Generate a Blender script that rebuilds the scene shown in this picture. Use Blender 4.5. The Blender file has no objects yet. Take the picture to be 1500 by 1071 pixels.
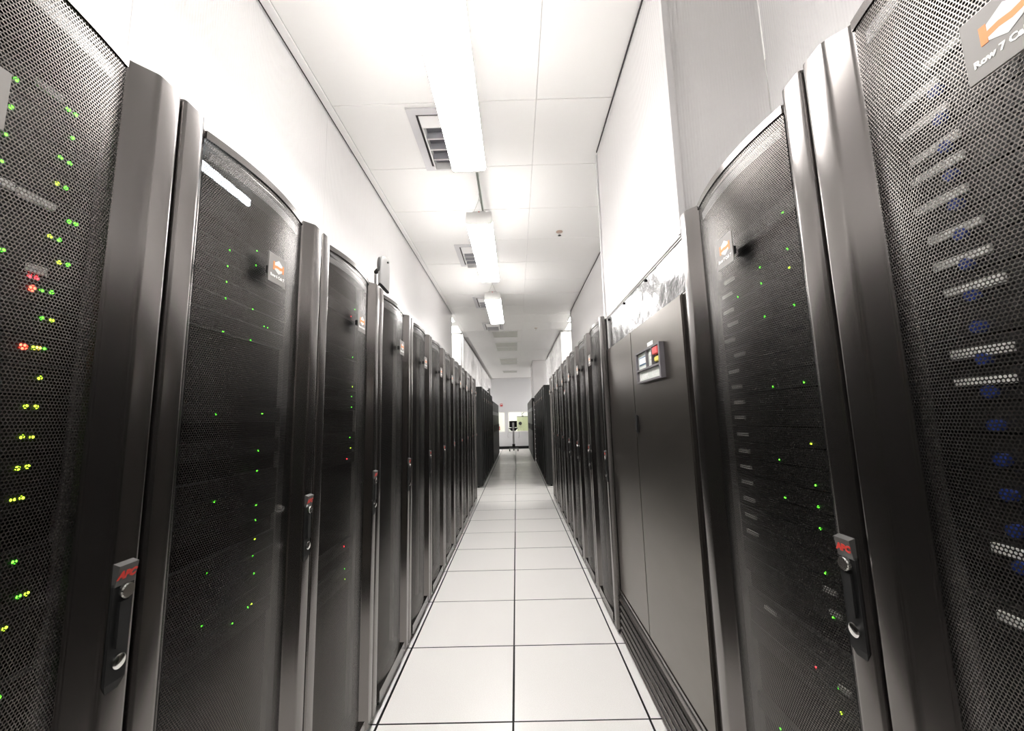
import bpy, math, random
from mathutils import Vector, Matrix

random.seed(7)
S = bpy.context.scene
C = S.collection
PI = math.pi

# ------------------------------------------------------------------ camera
CX, CH = 0.0488, 1.3206
YAW, PITCH, ROLL, FPX = -0.0072, 0.1323, -0.0256, 590.0
fwd = Vector((math.sin(YAW) * math.cos(PITCH), math.cos(YAW) * math.cos(PITCH), math.sin(PITCH)))
r0 = fwd.cross(Vector((0, 0, 1))).normalized()
u0 = r0.cross(fwd)
rt = math.cos(ROLL) * r0 + math.sin(ROLL) * u0
up = -math.sin(ROLL) * r0 + math.cos(ROLL) * u0
cam_data = bpy.data.cameras.new('camera')
cam_data.sensor_width = 36.0
cam_data.lens = FPX / 1500.0 * 36.0
cam_data.clip_start = 0.02
cam = bpy.data.objects.new('camera', cam_data)
M = Matrix((rt, up, -fwd)).transposed().to_4x4()
M.translation = Vector((CX, 0, CH))
cam.matrix_world = M
C.objects.link(cam)
S.camera = cam

# ------------------------------------------------------------------ light
LAMP = 17.0            # aisle fluorescent diffusers
LAMP_SIDE = 24.0       # fittings added in the neighbouring aisles, for glow and far light
LAMP_CEIL = 5.5        # square ceiling lights over the cross aisle
LAMP_OFFICE = 4.5
w = bpy.data.worlds.new('world')
S.world = w
w.use_nodes = True
w.node_tree.nodes['Background'].inputs[0].default_value = (1, 1, 1, 1)
w.node_tree.nodes['Background'].inputs[1].default_value = 0.15
S.view_settings.view_transform = 'Standard'
S.view_settings.look = 'None'
S.view_settings.exposure = 1.25
S.view_settings.gamma = 1.0
S.view_settings.use_curve_mapping = False
try:
    S.cycles.max_bounces = 10
    S.cycles.diffuse_bounces = 5
    S.cycles.glossy_bounces = 4
    S.cycles.transparent_max_bounces = 16
    S.cycles.caustics_reflective = False
    S.cycles.caustics_refractive = False
    S.cycles.sample_clamp_indirect = 8.0
except Exception:
    pass


# ------------------------------------------------------------------ materials
def mat(name, col, rough=0.5, metal=0.0, spec=0.5, emit=None, estr=0.0, grain=0.0, gscale=300.0):
    m = bpy.data.materials.new(name)
    m.use_nodes = True
    nt = m.node_tree
    b = nt.nodes['Principled BSDF']
    b.inputs['Base Color'].default_value = (*col, 1)
    b.inputs['Roughness'].default_value = rough
    b.inputs['Metallic'].default_value = metal
    b.inputs['Specular IOR Level'].default_value = spec
    if emit:
        b.inputs['Emission Color'].default_value = (*emit, 1)
        b.inputs['Emission Strength'].default_value = estr
    if grain > 0:
        tc = nt.nodes.new('ShaderNodeTexCoord')
        n = nt.nodes.new('ShaderNodeTexNoise')
        n.inputs['Scale'].default_value = gscale
        n.inputs['Detail'].default_value = 3
        nt.links.new(tc.outputs['Object'], n.inputs['Vector'])
        bp = nt.nodes.new('ShaderNodeBump')
        bp.inputs['Strength'].default_value = grain
        bp.inputs['Distance'].default_value = 0.002
        nt.links.new(n.outputs['Fac'], bp.inputs['Height'])
        nt.links.new(bp.outputs['Normal'], b.inputs['Normal'])
    return m


def math_node(nt, op, a, b=None):
    n = nt.nodes.new('ShaderNodeMath')
    n.operation = op
    for i, v in enumerate((a, b)):
        if v is None:
            continue
        if isinstance(v, (int, float)):
            n.inputs[i].default_value = v
        else:
            nt.links.new(v, n.inputs[i])
    return n.outputs[0]


def mesh_material():
    """black perforated steel sheet: staggered round holes, in metres of door width / height"""
    m = bpy.data.materials.new('perforated_steel')
    m.use_nodes = True
    nt = m.node_tree
    b = nt.nodes['Principled BSDF']
    out = nt.nodes['Material Output']
    b.inputs['Base Color'].default_value = (0.12, 0.112, 0.105, 1)
    b.inputs['Metallic'].default_value = 0.95
    b.inputs['Roughness'].default_value = 0.27
    b.inputs['Specular IOR Level'].default_value = 0.55
    uv = nt.nodes.new('ShaderNodeUVMap')
    sp = nt.nodes.new('ShaderNodeSeparateXYZ')
    nt.links.new(uv.outputs['UV'], sp.inputs[0])
    px, py, r = 0.0052, 0.0048, 0.0019
    a = math_node(nt, 'DIVIDE', sp.outputs[0], px)
    v = math_node(nt, 'DIVIDE', sp.outputs[1], py)
    row = math_node(nt, 'FLOOR', v)
    half = math_node(nt, 'MULTIPLY', math_node(nt, 'MODULO', row, 2.0), 0.5)
    a = math_node(nt, 'ADD', a, half)
    fx = math_node(nt, 'MULTIPLY', math_node(nt, 'SUBTRACT', math_node(nt, 'FRACT', a), 0.5), px)
    fy = math_node(nt, 'MULTIPLY', math_node(nt, 'SUBTRACT', math_node(nt, 'FRACT', v), 0.5), py)
    d2 = math_node(nt, 'ADD', math_node(nt, 'MULTIPLY', fx, fx), math_node(nt, 'MULTIPLY', fy, fy))
    hole = math_node(nt, 'LESS_THAN', d2, r * r)
    # rolled rim round every hole
    bp = nt.nodes.new('ShaderNodeBump')
    bp.inputs['Strength'].default_value = 0.25
    bp.inputs['Distance'].default_value = 0.001
    hgt = math_node(nt, 'MINIMUM', math_node(nt, 'SQRT', d2), r * 1.5)
    nt.links.new(math_node(nt, 'MULTIPLY', hgt, 300.0), bp.inputs['Height'])
    nt.links.new(bp.outputs['Normal'], b.inputs['Normal'])
    tr = nt.nodes.new('ShaderNodeBsdfTransparent')
    mx = nt.nodes.new('ShaderNodeMixShader')
    nt.links.new(hole, mx.inputs[0])
    nt.links.new(b.outputs[0], mx.inputs[1])
    nt.links.new(tr.outputs[0], mx.inputs[2])
    nt.links.new(mx.outputs[0], out.inputs['Surface'])
    return m


def panel_material(name='fluted_polycarbonate', see=0.0, glow=0.15):
    """white twin-wall polycarbonate: vertical flutes, a little light comes through"""
    m = bpy.data.materials.new(name)
    m.use_nodes = True
    nt = m.node_tree
    b = nt.nodes['Principled BSDF']
    out = nt.nodes['Material Output']
    b.inputs['Base Color'].default_value = (0.82, 0.805, 0.80, 1)
    b.inputs['Roughness'].default_value = 0.13
    b.inputs['Specular IOR Level'].default_value = 0.7
    tc = nt.nodes.new('ShaderNodeTexCoord')
    sp = nt.nodes.new('ShaderNodeSeparateXYZ')
    nt.links.new(tc.outputs['Object'], sp.inputs[0])
    s = math_node(nt, 'ADD', sp.outputs[0], sp.outputs[1])
    wv = math_node(nt, 'SINE', math_node(nt, 'MULTIPLY', s, 2 * PI / 0.011))
    n = nt.nodes.new('ShaderNodeTexNoise')
    n.inputs['Scale'].default_value = 1.0
    mp = nt.nodes.new('ShaderNodeMapping')
    mp.inputs['Scale'].default_value = (38, 38, 0.15)
    nt.links.new(tc.outputs['Object'], mp.inputs[0])
    nt.links.new(mp.outputs[0], n.inputs['Vector'])
    h = math_node(nt, 'ADD', math_node(nt, 'MULTIPLY', wv, 0.5), math_node(nt, 'MULTIPLY', n.outputs['Fac'], 1.6))
    bp = nt.nodes.new('ShaderNodeBump')
    bp.inputs['Strength'].default_value = 0.3
    bp.inputs['Distance'].default_value = 0.003
    nt.links.new(h, bp.inputs['Height'])
    nt.links.new(bp.outputs['Normal'], b.inputs['Normal'])
    tl = nt.nodes.new('ShaderNodeBsdfTranslucent')
    tl.inputs['Color'].default_value = (0.9, 0.9, 0.9, 1)
    mx = nt.nodes.new('ShaderNodeMixShader')
    mx.inputs[0].default_value = glow
    nt.links.new(b.outputs[0], mx.inputs[1])
    nt.links.new(tl.outputs[0], mx.inputs[2])
    last = mx.outputs[0]
    if see > 0:
        tr = nt.nodes.new('ShaderNodeBsdfTransparent')
        m2 = nt.nodes.new('ShaderNodeMixShader')
        m2.inputs[0].default_value = see
        nt.links.new(last, m2.inputs[1])
        nt.links.new(tr.outputs[0], m2.inputs[2])
        last = m2.outputs[0]
    nt.links.new(last, out.inputs['Surface'])
    return m


def translucent_white():
    """moulded end cap: white plastic that lets a little of the tube light through"""
    m = mat('lamp_end_cap', (0.88, 0.88, 0.86), 0.4)
    nt = m.node_tree
    b = nt.nodes['Principled BSDF']
    tl = nt.nodes.new('ShaderNodeBsdfTranslucent')
    tl.inputs['Color'].default_value = (0.9, 0.9, 0.88, 1)
    mx = nt.nodes.new('ShaderNodeMixShader')
    mx.inputs[0].default_value = 0.06
    nt.links.new(b.outputs[0], mx.inputs[1])
    nt.links.new(tl.outputs[0], mx.inputs[2])
    nt.links.new(mx.outputs[0], nt.nodes['Material Output'].inputs['Surface'])
    return m


def floor_material():
    m = mat('floor_laminate', (0.80, 0.775, 0.745), 0.28, 0, 0.45)
    nt = m.node_tree
    b = nt.nodes['Principled BSDF']
    tc = nt.nodes.new('ShaderNodeTexCoord')
    n = nt.nodes.new('ShaderNodeTexNoise')
    n.inputs['Scale'].default_value = 260
    n.inputs['Detail'].default_value = 4
    nt.links.new(tc.outputs['Object'], n.inputs['Vector'])
    cr = nt.nodes.new('ShaderNodeValToRGB')
    cr.color_ramp.elements[0].position = 0.35
    cr.color_ramp.elements[0].color = (0.85, 0.83, 0.80, 1)
    cr.color_ramp.elements[1].position = 0.6
    cr.color_ramp.elements[1].color = (0.93, 0.915, 0.89, 1)
    nt.links.new(n.outputs['Fac'], cr.inputs[0])
    nt.links.new(cr.outputs[0], b.inputs['Base Color'])
    return m


def steel_material():
    m = mat('galvanised_sheet', (0.30, 0.30, 0.31), 0.2, 1.0)
    nt = m.node_tree
    b = nt.nodes['Principled BSDF']
    tc = nt.nodes.new('ShaderNodeTexCoord')
    n = nt.nodes.new('ShaderNodeTexNoise')
    n.inputs['Scale'].default_value = 5
    n.inputs['Detail'].default_value = 5
    nt.links.new(tc.outputs['Object'], n.inputs['Vector'])
    cr = nt.nodes.new('ShaderNodeValToRGB')
    cr.color_ramp.elements[0].position = 0.3
    cr.color_ramp.elements[0].color = (0.035, 0.035, 0.036, 1)
    cr.color_ramp.elements[1].position = 0.7
    cr.color_ramp.elements[1].color = (0.24, 0.24, 0.24, 1)
    nt.links.new(n.outputs['Fac'], cr.inputs[0])
    nt.links.new(cr.outputs[0], b.inputs['Base Color'])
    bp = nt.nodes.new('ShaderNodeBump')
    bp.inputs['Strength'].default_value = 0.4
    bp.inputs['Distance'].default_value = 0.03
    nt.links.new(n.outputs['Fac'], bp.inputs['Height'])
    nt.links.new(bp.outputs['Normal'], b.inputs['Normal'])
    return m


def scuffed_black():
    """satin black door sheet with faint rubbed smudges"""
    m = mat('scuffed_black_paint', (0.2, 0.19, 0.18), 0.33, 0.9, 0.5)
    nt = m.node_tree
    b = nt.nodes['Principled BSDF']
    tc = nt.nodes.new('ShaderNodeTexCoord')
    mp = nt.nodes.new('ShaderNodeMapping')
    mp.inputs['Rotation'].default_value = (0, 0.6, 0)
    mp.inputs['Scale'].default_value = (2.0, 2.0, 5.0)
    n = nt.nodes.new('ShaderNodeTexNoise')
    n.inputs['Scale'].default_value = 2.2
    n.inputs['Detail'].default_value = 2.5
    nt.links.new(tc.outputs['Object'], mp.inputs[0])
    nt.links.new(mp.outputs[0], n.inputs['Vector'])
    cr = nt.nodes.new('ShaderNodeValToRGB')
    cr.color_ramp.elements[0].position = 0.42
    cr.color_ramp.elements[0].color = (0.165, 0.149, 0.134, 1)
    cr.color_ramp.elements[1].position = 0.72
    cr.color_ramp.elements[1].color = (0.182, 0.165, 0.148, 1)
    nt.links.new(n.outputs['Fac'], cr.inputs[0])
    nt.links.new(cr.outputs[0], b.inputs['Base Color'])
    rr = math_node(nt, 'ADD', math_node(nt, 'MULTIPLY', n.outputs['Fac'], 0.05), 0.27)
    nt.links.new(rr, b.inputs['Roughness'])
    return m


def glass_material():
    m = bpy.data.materials.new('window_glass')
    m.use_nodes = True
    nt = m.node_tree
    out = nt.nodes['Material Output']
    g = nt.nodes.new('ShaderNodeBsdfGlossy')
    g.inputs['Roughness'].default_value = 0.02
    t = nt.nodes.new('ShaderNodeBsdfTransparent')
    t.inputs['Color'].default_value = (0.96, 0.97, 0.95, 1)
    mx = nt.nodes.new('ShaderNodeMixShader')
    mx.inputs[0].default_value = 0.05
    nt.links.new(t.outputs[0], mx.inputs[1])
    nt.links.new(g.outputs[0], mx.inputs[2])
    nt.links.new(mx.outputs[0], out.inputs['Surface'])
    return m


black = mat('black_metallic_coat', (0.185, 0.174, 0.168), 0.225, 0.97, 0.5)
black_dull = mat('black_matt', (0.012, 0.012, 0.012), 0.6, 0, 0.3)
black_cab = mat('black_side_panel', (0.010, 0.0105, 0.010), 0.5, 0, 0.4)
perf = mesh_material()
poly = panel_material()
poly_clear = panel_material('clear_fluted_polycarbonate', 0.6, 0.3)
white = mat('white_paint', (0.86, 0.85, 0.84), 0.45)
ceil_m = mat('ceiling_panel_white', (0.87, 0.86, 0.84), 0.38, grain=0.05, gscale=60)
joint_m = mat('ceiling_joint', (0.58, 0.57, 0.56), 0.7)
gasket = mat('dark_gasket', (0.045, 0.04, 0.04), 0.6)
alu = mat('aluminium_profile', (0.66, 0.65, 0.65), 0.35, 0.3)
floor_m = floor_material()
edge_m = mat('black_tile_edge', (0.02, 0.022, 0.022), 0.5)
floor_j = mat('floor_joint', (0.02, 0.022, 0.02), 0.7)
lamp_m = mat('lit_diffuser', (0.9, 0.9, 0.9), 0.4, emit=(1.0, 0.968, 0.945), estr=LAMP)
lamp_side_m = mat('added_diffuser_next_aisle', (0.9, 0.9, 0.9), 0.4, emit=(1.0, 0.968, 0.945), estr=LAMP_SIDE)
lamp_ceil_m = mat('lit_square_diffuser', (0.9, 0.9, 0.9), 0.4, emit=(1.0, 0.985, 0.95), estr=LAMP_CEIL)
lamp_office_m = mat('lit_office_diffuser', (0.9, 0.9, 0.9), 0.4, emit=(1.0, 0.98, 0.92), estr=LAMP_OFFICE)
housing_m = mat('lamp_housing', (0.80, 0.80, 0.78), 0.35)
cap_m = translucent_white()
off_panel = mat('grey_diffuser', (0.52, 0.52, 0.47), 0.35)
slat_m = mat('vent_slat_shaded', (0.40, 0.40, 0.43), 0.5)  # shade on the slat faces is put into this grey
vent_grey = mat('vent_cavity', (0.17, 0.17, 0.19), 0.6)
conduit_m = mat('green_grey_conduit', (0.35, 0.38, 0.33), 0.4, 0.4)
wire_m = mat('wire', (0.45, 0.45, 0.42), 0.4, 0.6)
plate_m = mat('grey_label_plate', (0.27, 0.255, 0.24), 0.45)
hex_m = mat('light_grey_print', (0.74, 0.75, 0.74), 0.5)
orange_m = mat('orange_print', (0.86, 0.30, 0.09), 0.5)
text_m = mat('white_print', (0.92, 0.92, 0.90), 0.5)
red_m = mat('red_print', (0.70, 0.04, 0.025), 0.45)
chrome = mat('chrome', (0.75, 0.75, 0.73), 0.15, 1.0)
badge_m = mat('dark_grey_badge', (0.075, 0.073, 0.07), 0.45)
server_m = mat('server_face', (0.018, 0.0175, 0.017), 0.45, 0.3)
rail_m = mat('mounting_rail', (0.16, 0.15, 0.14), 0.45, 0.3)
strip_m = mat('pale_pull_tab', (0.90, 0.88, 0.84), 0.5)
dull_tab = mat('grey_pull_tab', (0.34, 0.33, 0.31), 0.5)
stiff_m = mat('grey_stiffener', (0.36, 0.36, 0.36), 0.4, 0.2)
blue_m = mat('blue_latch', (0.02, 0.045, 0.26), 0.4)
crac_m = scuffed_black()
steel = steel_material()
lcd_m = mat('lcd_grey_green', (0.74, 0.78, 0.73), 0.35)
lcd_frame = mat('lcd_blue_frame', (0.10, 0.22, 0.38), 0.4)
bezel_m = mat('grey_bezel', (0.16, 0.15, 0.16), 0.4)
btn_red = mat('red_button', (0.75, 0.10, 0.10), 0.4)
btn_yel = mat('yellow_button', (0.80, 0.68, 0.12), 0.4)
glass = glass_material()
wall_grey = mat('far_wall_paint', (0.70, 0.70, 0.71), 0.6)
office_m = mat('office_wall', (0.86, 0.86, 0.84), 0.7)
green_m = mat('pale_green_panel', (0.56, 0.60, 0.40), 0.6)
cam_white = mat('camera_shell', (0.27, 0.265, 0.26), 0.4)
cam_dark = mat('camera_grille', (0.07, 0.07, 0.07), 0.5)
cart_m = mat('cart_grey', (0.28, 0.28, 0.29), 0.45, 0.2)
alarm_red = mat('alarm_red', (0.55, 0.03, 0.03), 0.4)
LED = {
    'g': mat('led_green', (0, 0.1, 0), 0.4, emit=(0.10, 1.0, 0.03), estr=2.8),
    'y': mat('led_lime', (0.1, 0.1, 0), 0.4, emit=(0.55, 1.0, 0.03), estr=2.8),
    'o': mat('led_amber', (0.1, 0.1, 0), 0.4, emit=(1.0, 0.6, 0.05), estr=6.0),
    'r': mat('led_red', (0.1, 0, 0), 0.4, emit=(1.0, 0.03, 0.04), estr=4.0),
    'R': mat('led_red_bright', (0.1, 0, 0), 0.4, emit=(1.0, 0.04, 0.02), estr=8.0),
}


# ------------------------------------------------------------------ mesh helpers
class MB:
    def __init__(self):
        self.v, self.f, self.m, self.uv = [], [], [], {}

    def add(self, verts, faces, mi=0):
        o = len(self.v)
        self.v += [tuple(p) for p in verts]
        for f in faces:
            self.f.append(tuple(i + o for i in f))
            self.m.append(mi)
        return self

    def box(self, a, b, mi=0):
        (x0, y0, z0), (x1, y1, z1) = a, b
        x0, x1 = min(x0, x1), max(x0, x1)
        y0, y1 = min(y0, y1), max(y0, y1)
        z0, z1 = min(z0, z1), max(z0, z1)
        v = [(x0, y0, z0), (x1, y0, z0), (x1, y1, z0), (x0, y1, z0), (x0, y0, z1), (x1, y0, z1), (x1, y1, z1), (x0, y1, z1)]
        return self.add(v, [(0, 3, 2, 1), (4, 5, 6, 7), (0, 1, 5, 4), (1, 2, 6, 5), (2, 3, 7, 6), (3, 0, 4, 7)], mi)

    def prism_z(self, poly, z0, z1, mi=0):
        """poly: xy outline counter-clockwise"""
        n = len(poly)
        v = [(x, y, z0) for x, y in poly] + [(x, y, z1) for x, y in poly]
        f = [tuple(range(n - 1, -1, -1)), tuple(range(n, 2 * n))]
        f += [(i, (i + 1) % n, n + (i + 1) % n, n + i) for i in range(n)]
        return self.add(v, f, mi)

    def prism_x(self, poly, x0, x1, mi=0):
        """poly: yz outline counter-clockwise seen from +x"""
        n = len(poly)
        v = [(x0, y, z) for y, z in poly] + [(x1, y, z) for y, z in poly]
        f = [tuple(range(n - 1, -1, -1)), tuple(range(n, 2 * n))]
        f += [(i, (i + 1) % n, n + (i + 1) % n, n + i) for i in range(n)]
        return self.add(v, f, mi)

    def prism_y(self, poly, y0, y1, mi=0):
        """poly: xz outline counter-clockwise seen from -y; y0 < y1"""
        n = len(poly)
        v = [(x, y0, z) for x, z in poly] + [(x, y1, z) for x, z in poly]
        f = [tuple(range(n)), tuple(range(2 * n - 1, n - 1, -1))]
        f += [((i + 1) % n, i, n + i, n + (i + 1) % n) for i in range(n)]
        return self.add(v, f, mi)

    def tube(self, pts, r, n=8, mi=0, cap=True):
        pts = [Vector(p) for p in pts]
        rs = r if isinstance(r, (list, tuple)) else [r] * len(pts)
        o = len(self.v)
        prev = None
        for i, p in enumerate(pts):
            d = (pts[min(i + 1, len(pts) - 1)] - pts[max(i - 1, 0)]).normalized()
            if prev is None:
                a = Vector((0, 0, 1)) if abs(d.z) < 0.9 else Vector((1, 0, 0))
                e1 = d.cross(a).normalized()
            else:
                e1 = (prev - d * prev.dot(d)).normalized()
            prev = e1
            e2 = d.cross(e1)
            for k in range(n):
                t = 2 * PI * k / n
                self.v.append(tuple(p + rs[i] * (math.cos(t) * e1 + math.sin(t) * e2)))
        for i in range(len(pts) - 1):
            for k in range(n):
                k2 = (k + 1) % n
                self.f.append((o + i * n + k, o + i * n + k2, o + (i + 1) * n + k2, o + (i + 1) * n + k))
                self.m.append(mi)
        if cap:
            self.f.append(tuple(o + k for k in range(n - 1, -1, -1)))
            self.m.append(mi)
            q = o + (len(pts) - 1) * n
            self.f.append(tuple(q + k for k in range(n)))
            self.m.append(mi)
        return self

    def mesh(self, name, mats, smooth=False, angle=40):
        me = bpy.data.meshes.new(name)
        me.from_pydata(self.v, [], self.f)
        if not isinstance(mats, (list, tuple)):
            mats = [mats]
        for m in mats:
            me.materials.append(m)
        if len(mats) > 1:
            me.polygons.foreach_set('material_index', self.m)
        if smooth:
            me.polygons.foreach_set('use_smooth', [True] * len(me.polygons))
            try:
                me.set_sharp_from_angle(angle=math.radians(angle))
            except Exception:
                pass
        me.update()
        return me

    def build(self, name, mats, parent=None, smooth=False, angle=40):
        return link(name, self.mesh(name, mats, smooth, angle), parent)


def link(name, me, parent=None, loc=None, rz=None):
    o = bpy.data.objects.new(name, me)
    C.objects.link(o)
    if parent is not None:
        o.parent = parent
    if loc is not None:
        o.location = loc
    if rz is not None:
        o.rotation_euler = (0, 0, rz)
    return o


def tag(o, label=None, cat=None, group=None, kind=None):
    if label:
        o['label'] = label
    if cat:
        o['category'] = cat
    if group:
        o['group'] = group
    if kind:
        o['kind'] = kind
    return o


def thing(name, loc, rz, label, cat, group=None):
    o = bpy.data.objects.new(name, None)
    o.empty_display_size = 0.1
    C.objects.link(o)
    o.location = loc
    o.rotation_euler = (0, 0, rz)
    return tag(o, label, cat, group)


def bevel(me, wdt, seg=2):
    import bmesh
    bm = bmesh.new()
    bm.from_mesh(me)
    bmesh.ops.bevel(bm, geom=list(bm.edges), offset=wdt, segments=seg, affect='EDGES', clamp_overlap=True)
    bm.to_mesh(me)
    bm.free()
    me.update()
    return me


def disc(cx, y, cz, r, n=14, depth=0.003):
    """round button facing local -y"""
    return MB().prism_y([(cx + r * math.cos(2 * PI * k / n), cz + r * math.sin(2 * PI * k / n)) for k in range(n)], y - depth, y)


_text = {}


def text_mesh(body, size, m, extrude=0.0003, shear=0.0, bold=0.0, align='LEFT', space=1.0):
    """lettering as a mesh in the xz plane, facing local -y"""
    key = (body, size, m.name, shear, bold, align)
    if key in _text:
        return _text[key]
    cu = bpy.data.curves.new('lettering', 'FONT')
    cu.body = body
    cu.size = size
    cu.extrude = extrude
    cu.shear = shear
    cu.offset = bold
    cu.space_character = space
    cu.align_x = align
    cu.resolution_u = 2
    ob = bpy.data.objects.new('lettering_tmp', cu)
    C.objects.link(ob)
    dg = bpy.context.evaluated_depsgraph_get()
    me = bpy.data.meshes.new_from_object(ob.evaluated_get(dg))
    bpy.data.objects.remove(ob)
    me.transform(Matrix.Rotation(PI / 2, 4, 'X'))
    me.materials.clear()
    me.materials.append(m)
    _text[key] = me
    return me


# ------------------------------------------------------------------ setting
CEIL = 3.18
Y_BACK, Y_FAR = -2.6, 18.5
XW = 2.75

# floor: dark pedestal bed, laid tiles
fl = MB().box((-XW, Y_BACK, -0.09), (XW, Y_FAR, -0.026)).build('floor', floor_j)
tag(fl, kind='structure')
def tile_mesh(hx, hy, e=0.0022):
    b = MB()
    v = [(-hx, -hy, -0.0255), (hx, -hy, -0.0255), (hx, hy, -0.0255), (-hx, hy, -0.0255), (-hx, -hy, -0.0006), (hx, -hy, -0.0006), (hx, hy, -0.0006), (-hx, hy, -0.0006)]
    a, c = hx - e, hy - e
    v += [(-a, -c, 0), (a, -c, 0), (a, c, 0), (-a, c, 0)]
    b.add(v, [(0, 3, 2, 1), (0, 1, 5, 4), (1, 2, 6, 5), (2, 3, 7, 6), (3, 0, 4, 7), (4, 5, 9, 8), (5, 6, 10, 9), (6, 7, 11, 10), (7, 4, 8, 11)], 1)
    b.add(v[8:], [(0, 1, 2, 3)], 0)
    return b.mesh('tile', [floor_m, edge_m])


tile_me = tile_mesh(0.3 - 0.0030, 0.3 - 0.0018)
nrow = 36
for j in range(nrow):
    yc = 1.964 - 0.3 + 0.6 * (j - 7)
    if yc > Y_FAR - 0.1 or yc - 0.3 < Y_BACK:
        continue
    xs = [-0.9, -0.3, 0.3, 0.9]
    if 6.4 < yc < 8.6:
        xs = [-2.1, -1.5] + xs + [1.5, 2.1]
    for x in xs:
        t = link('tile', tile_me, fl, (x + random.uniform(-0.0012, 0.0012), yc + random.uniform(-0.0008, 0.0008), 0.0))

# ceiling
cl = MB().box((-XW, Y_BACK, CEIL + 0.004), (XW, Y_FAR, CEIL + 0.08)).build('ceiling', joint_m)
tag(cl, kind='structure')
PW, PL = 1.2, 0.6145
cp_me = MB().box((-PW / 2 + 0.001, -PL / 2 + 0.002, 0.0), (PW / 2 - 0.001, PL / 2 - 0.002, 0.012)).mesh('ceiling_panel', ceil_m)
bevel(cp_me, 0.0015, 1)
for j in range(-9, 28):
    yc = 2.75 + PL * (j + 0.5)
    if yc + PL / 2 > Y_FAR or yc - PL / 2 < Y_BACK:
        continue
    xs = [-0.385, 0.815]
    if 5.8 < yc < 9.0:
        xs = [-1.585] + xs + [2.015]
    for x in xs:
        link('ceiling_panel', cp_me, cl, (x, yc, CEIL - 0.008 + random.uniform(-0.0012, 0.0012)))

# outer walls
tag(MB().box((-XW - 0.1, Y_BACK - 0.1, -0.09), (-XW, Y_FAR, CEIL + 0.08)).build('wall_left', white), kind='structure')
tag(MB().box((XW, Y_BACK - 0.1, -0.09), (XW + 0.1, Y_FAR, CEIL + 0.08)).build('wall_right', white), kind='structure')
tag(MB().box((-XW, Y_BACK - 0.1, -0.09), (XW, Y_BACK, CEIL + 0.08)).build('wall_back', white), kind='structure')


def screen(name, x, y0, y1, z0, side, wdt=1.2, pm=None):
    """run of upright polycarbonate sheets standing on the cabinets; side -1 left, +1 right"""
    st = MB()
    st.box((x, y0, CEIL - 0.035), (x + side * 0.03, y1, CEIL - 0.009))
    root = tag(st.build(name, alu), kind='structure')
    n = max(1, round((y1 - y0) / wdt))
    for k in range(n):
        a = y0 + (y1 - y0) * k / n
        b = y0 + (y1 - y0) * (k + 1) / n
        MB().box((x, a + 0.0006, z0), (x + side * 0.012, b - 0.0006, CEIL - 0.036)).build('panel', pm or poly, root)
    # dark gasket along the top edge
    MB().box((x - side * 0.006, y0, CEIL - 0.020), (x - side * 0.0005, y1, CEIL - 0.0105)).build('gasket', gasket, root)
    return root


def cross_screen(name, x0, x1, y, z0):
    root = tag(MB().box((x0, y, CEIL - 0.035), (x1, y + 0.03, CEIL - 0.009)).build(name, alu), kind='structure')
    MB().box((x0, y, z0), (x1, y + 0.012, CEIL - 0.036)).build('panel', poly, root)
    return root


RT = 1.992
screen('wall_left', -1.03, -2.5, 6.85, RT, -1)
screen('wall_right', 1.05, -2.4, 1.40, RT, 1, 0.95)
screen('wall_right', 1.05, 2.62, 6.88, RT, 1)
screen('wall_right', 0.665, 1.40, 2.615, 1.968, 1, 1.3)
cross_screen('wall_right', 0.680, 1.048, 1.405, RT)
cross_screen('wall_right', 0.680, 1.048, 2.60, RT)
screen('wall_left', -1.08, 8.42, Y_FAR - 0.01, RT, -1, pm=poly_clear)
screen('wall_right', 1.05, 8.45, 12.72, RT, 1, pm=poly_clear)
cross_screen('wall_left', -2.2, -1.085, 8.42, 0.02)
cross_screen('wall_right', 1.055, 2.2, 8.45, 0.02)
cross_screen('wall_left', -2.2, -1.035, 6.86, 0.02)
cross_screen('wall_right', 1.055, 2.2, 6.89, 0.02)
screen('wall_right', 0.62, 12.75, 14.6, RT, 1)
cross_screen('wall_right', 0.635, 1.048, 12.755, RT)
# corner profiles on the screen ends
for i, (x, y, z0) in enumerate(((0.655, 1.375, 1.968), (0.655, 2.617, 1.968), (1.045, 8.43, RT), (0.60, 12.73, RT), (1.045, 6.89, RT), (-1.06, 8.40, RT))):
    tag(MB().box((x, y, z0), (x + 0.022, y + 0.022, CEIL - 0.036)).build('trim_%d' % (i + 1), alu), kind='structure')
# white ceiling rail beside the left screen
tag(MB().box((-1.022, -2.5, CEIL - 0.022), (-0.985, 6.85, CEIL - 0.0095)).build('trim_7', white), kind='structure')

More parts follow.
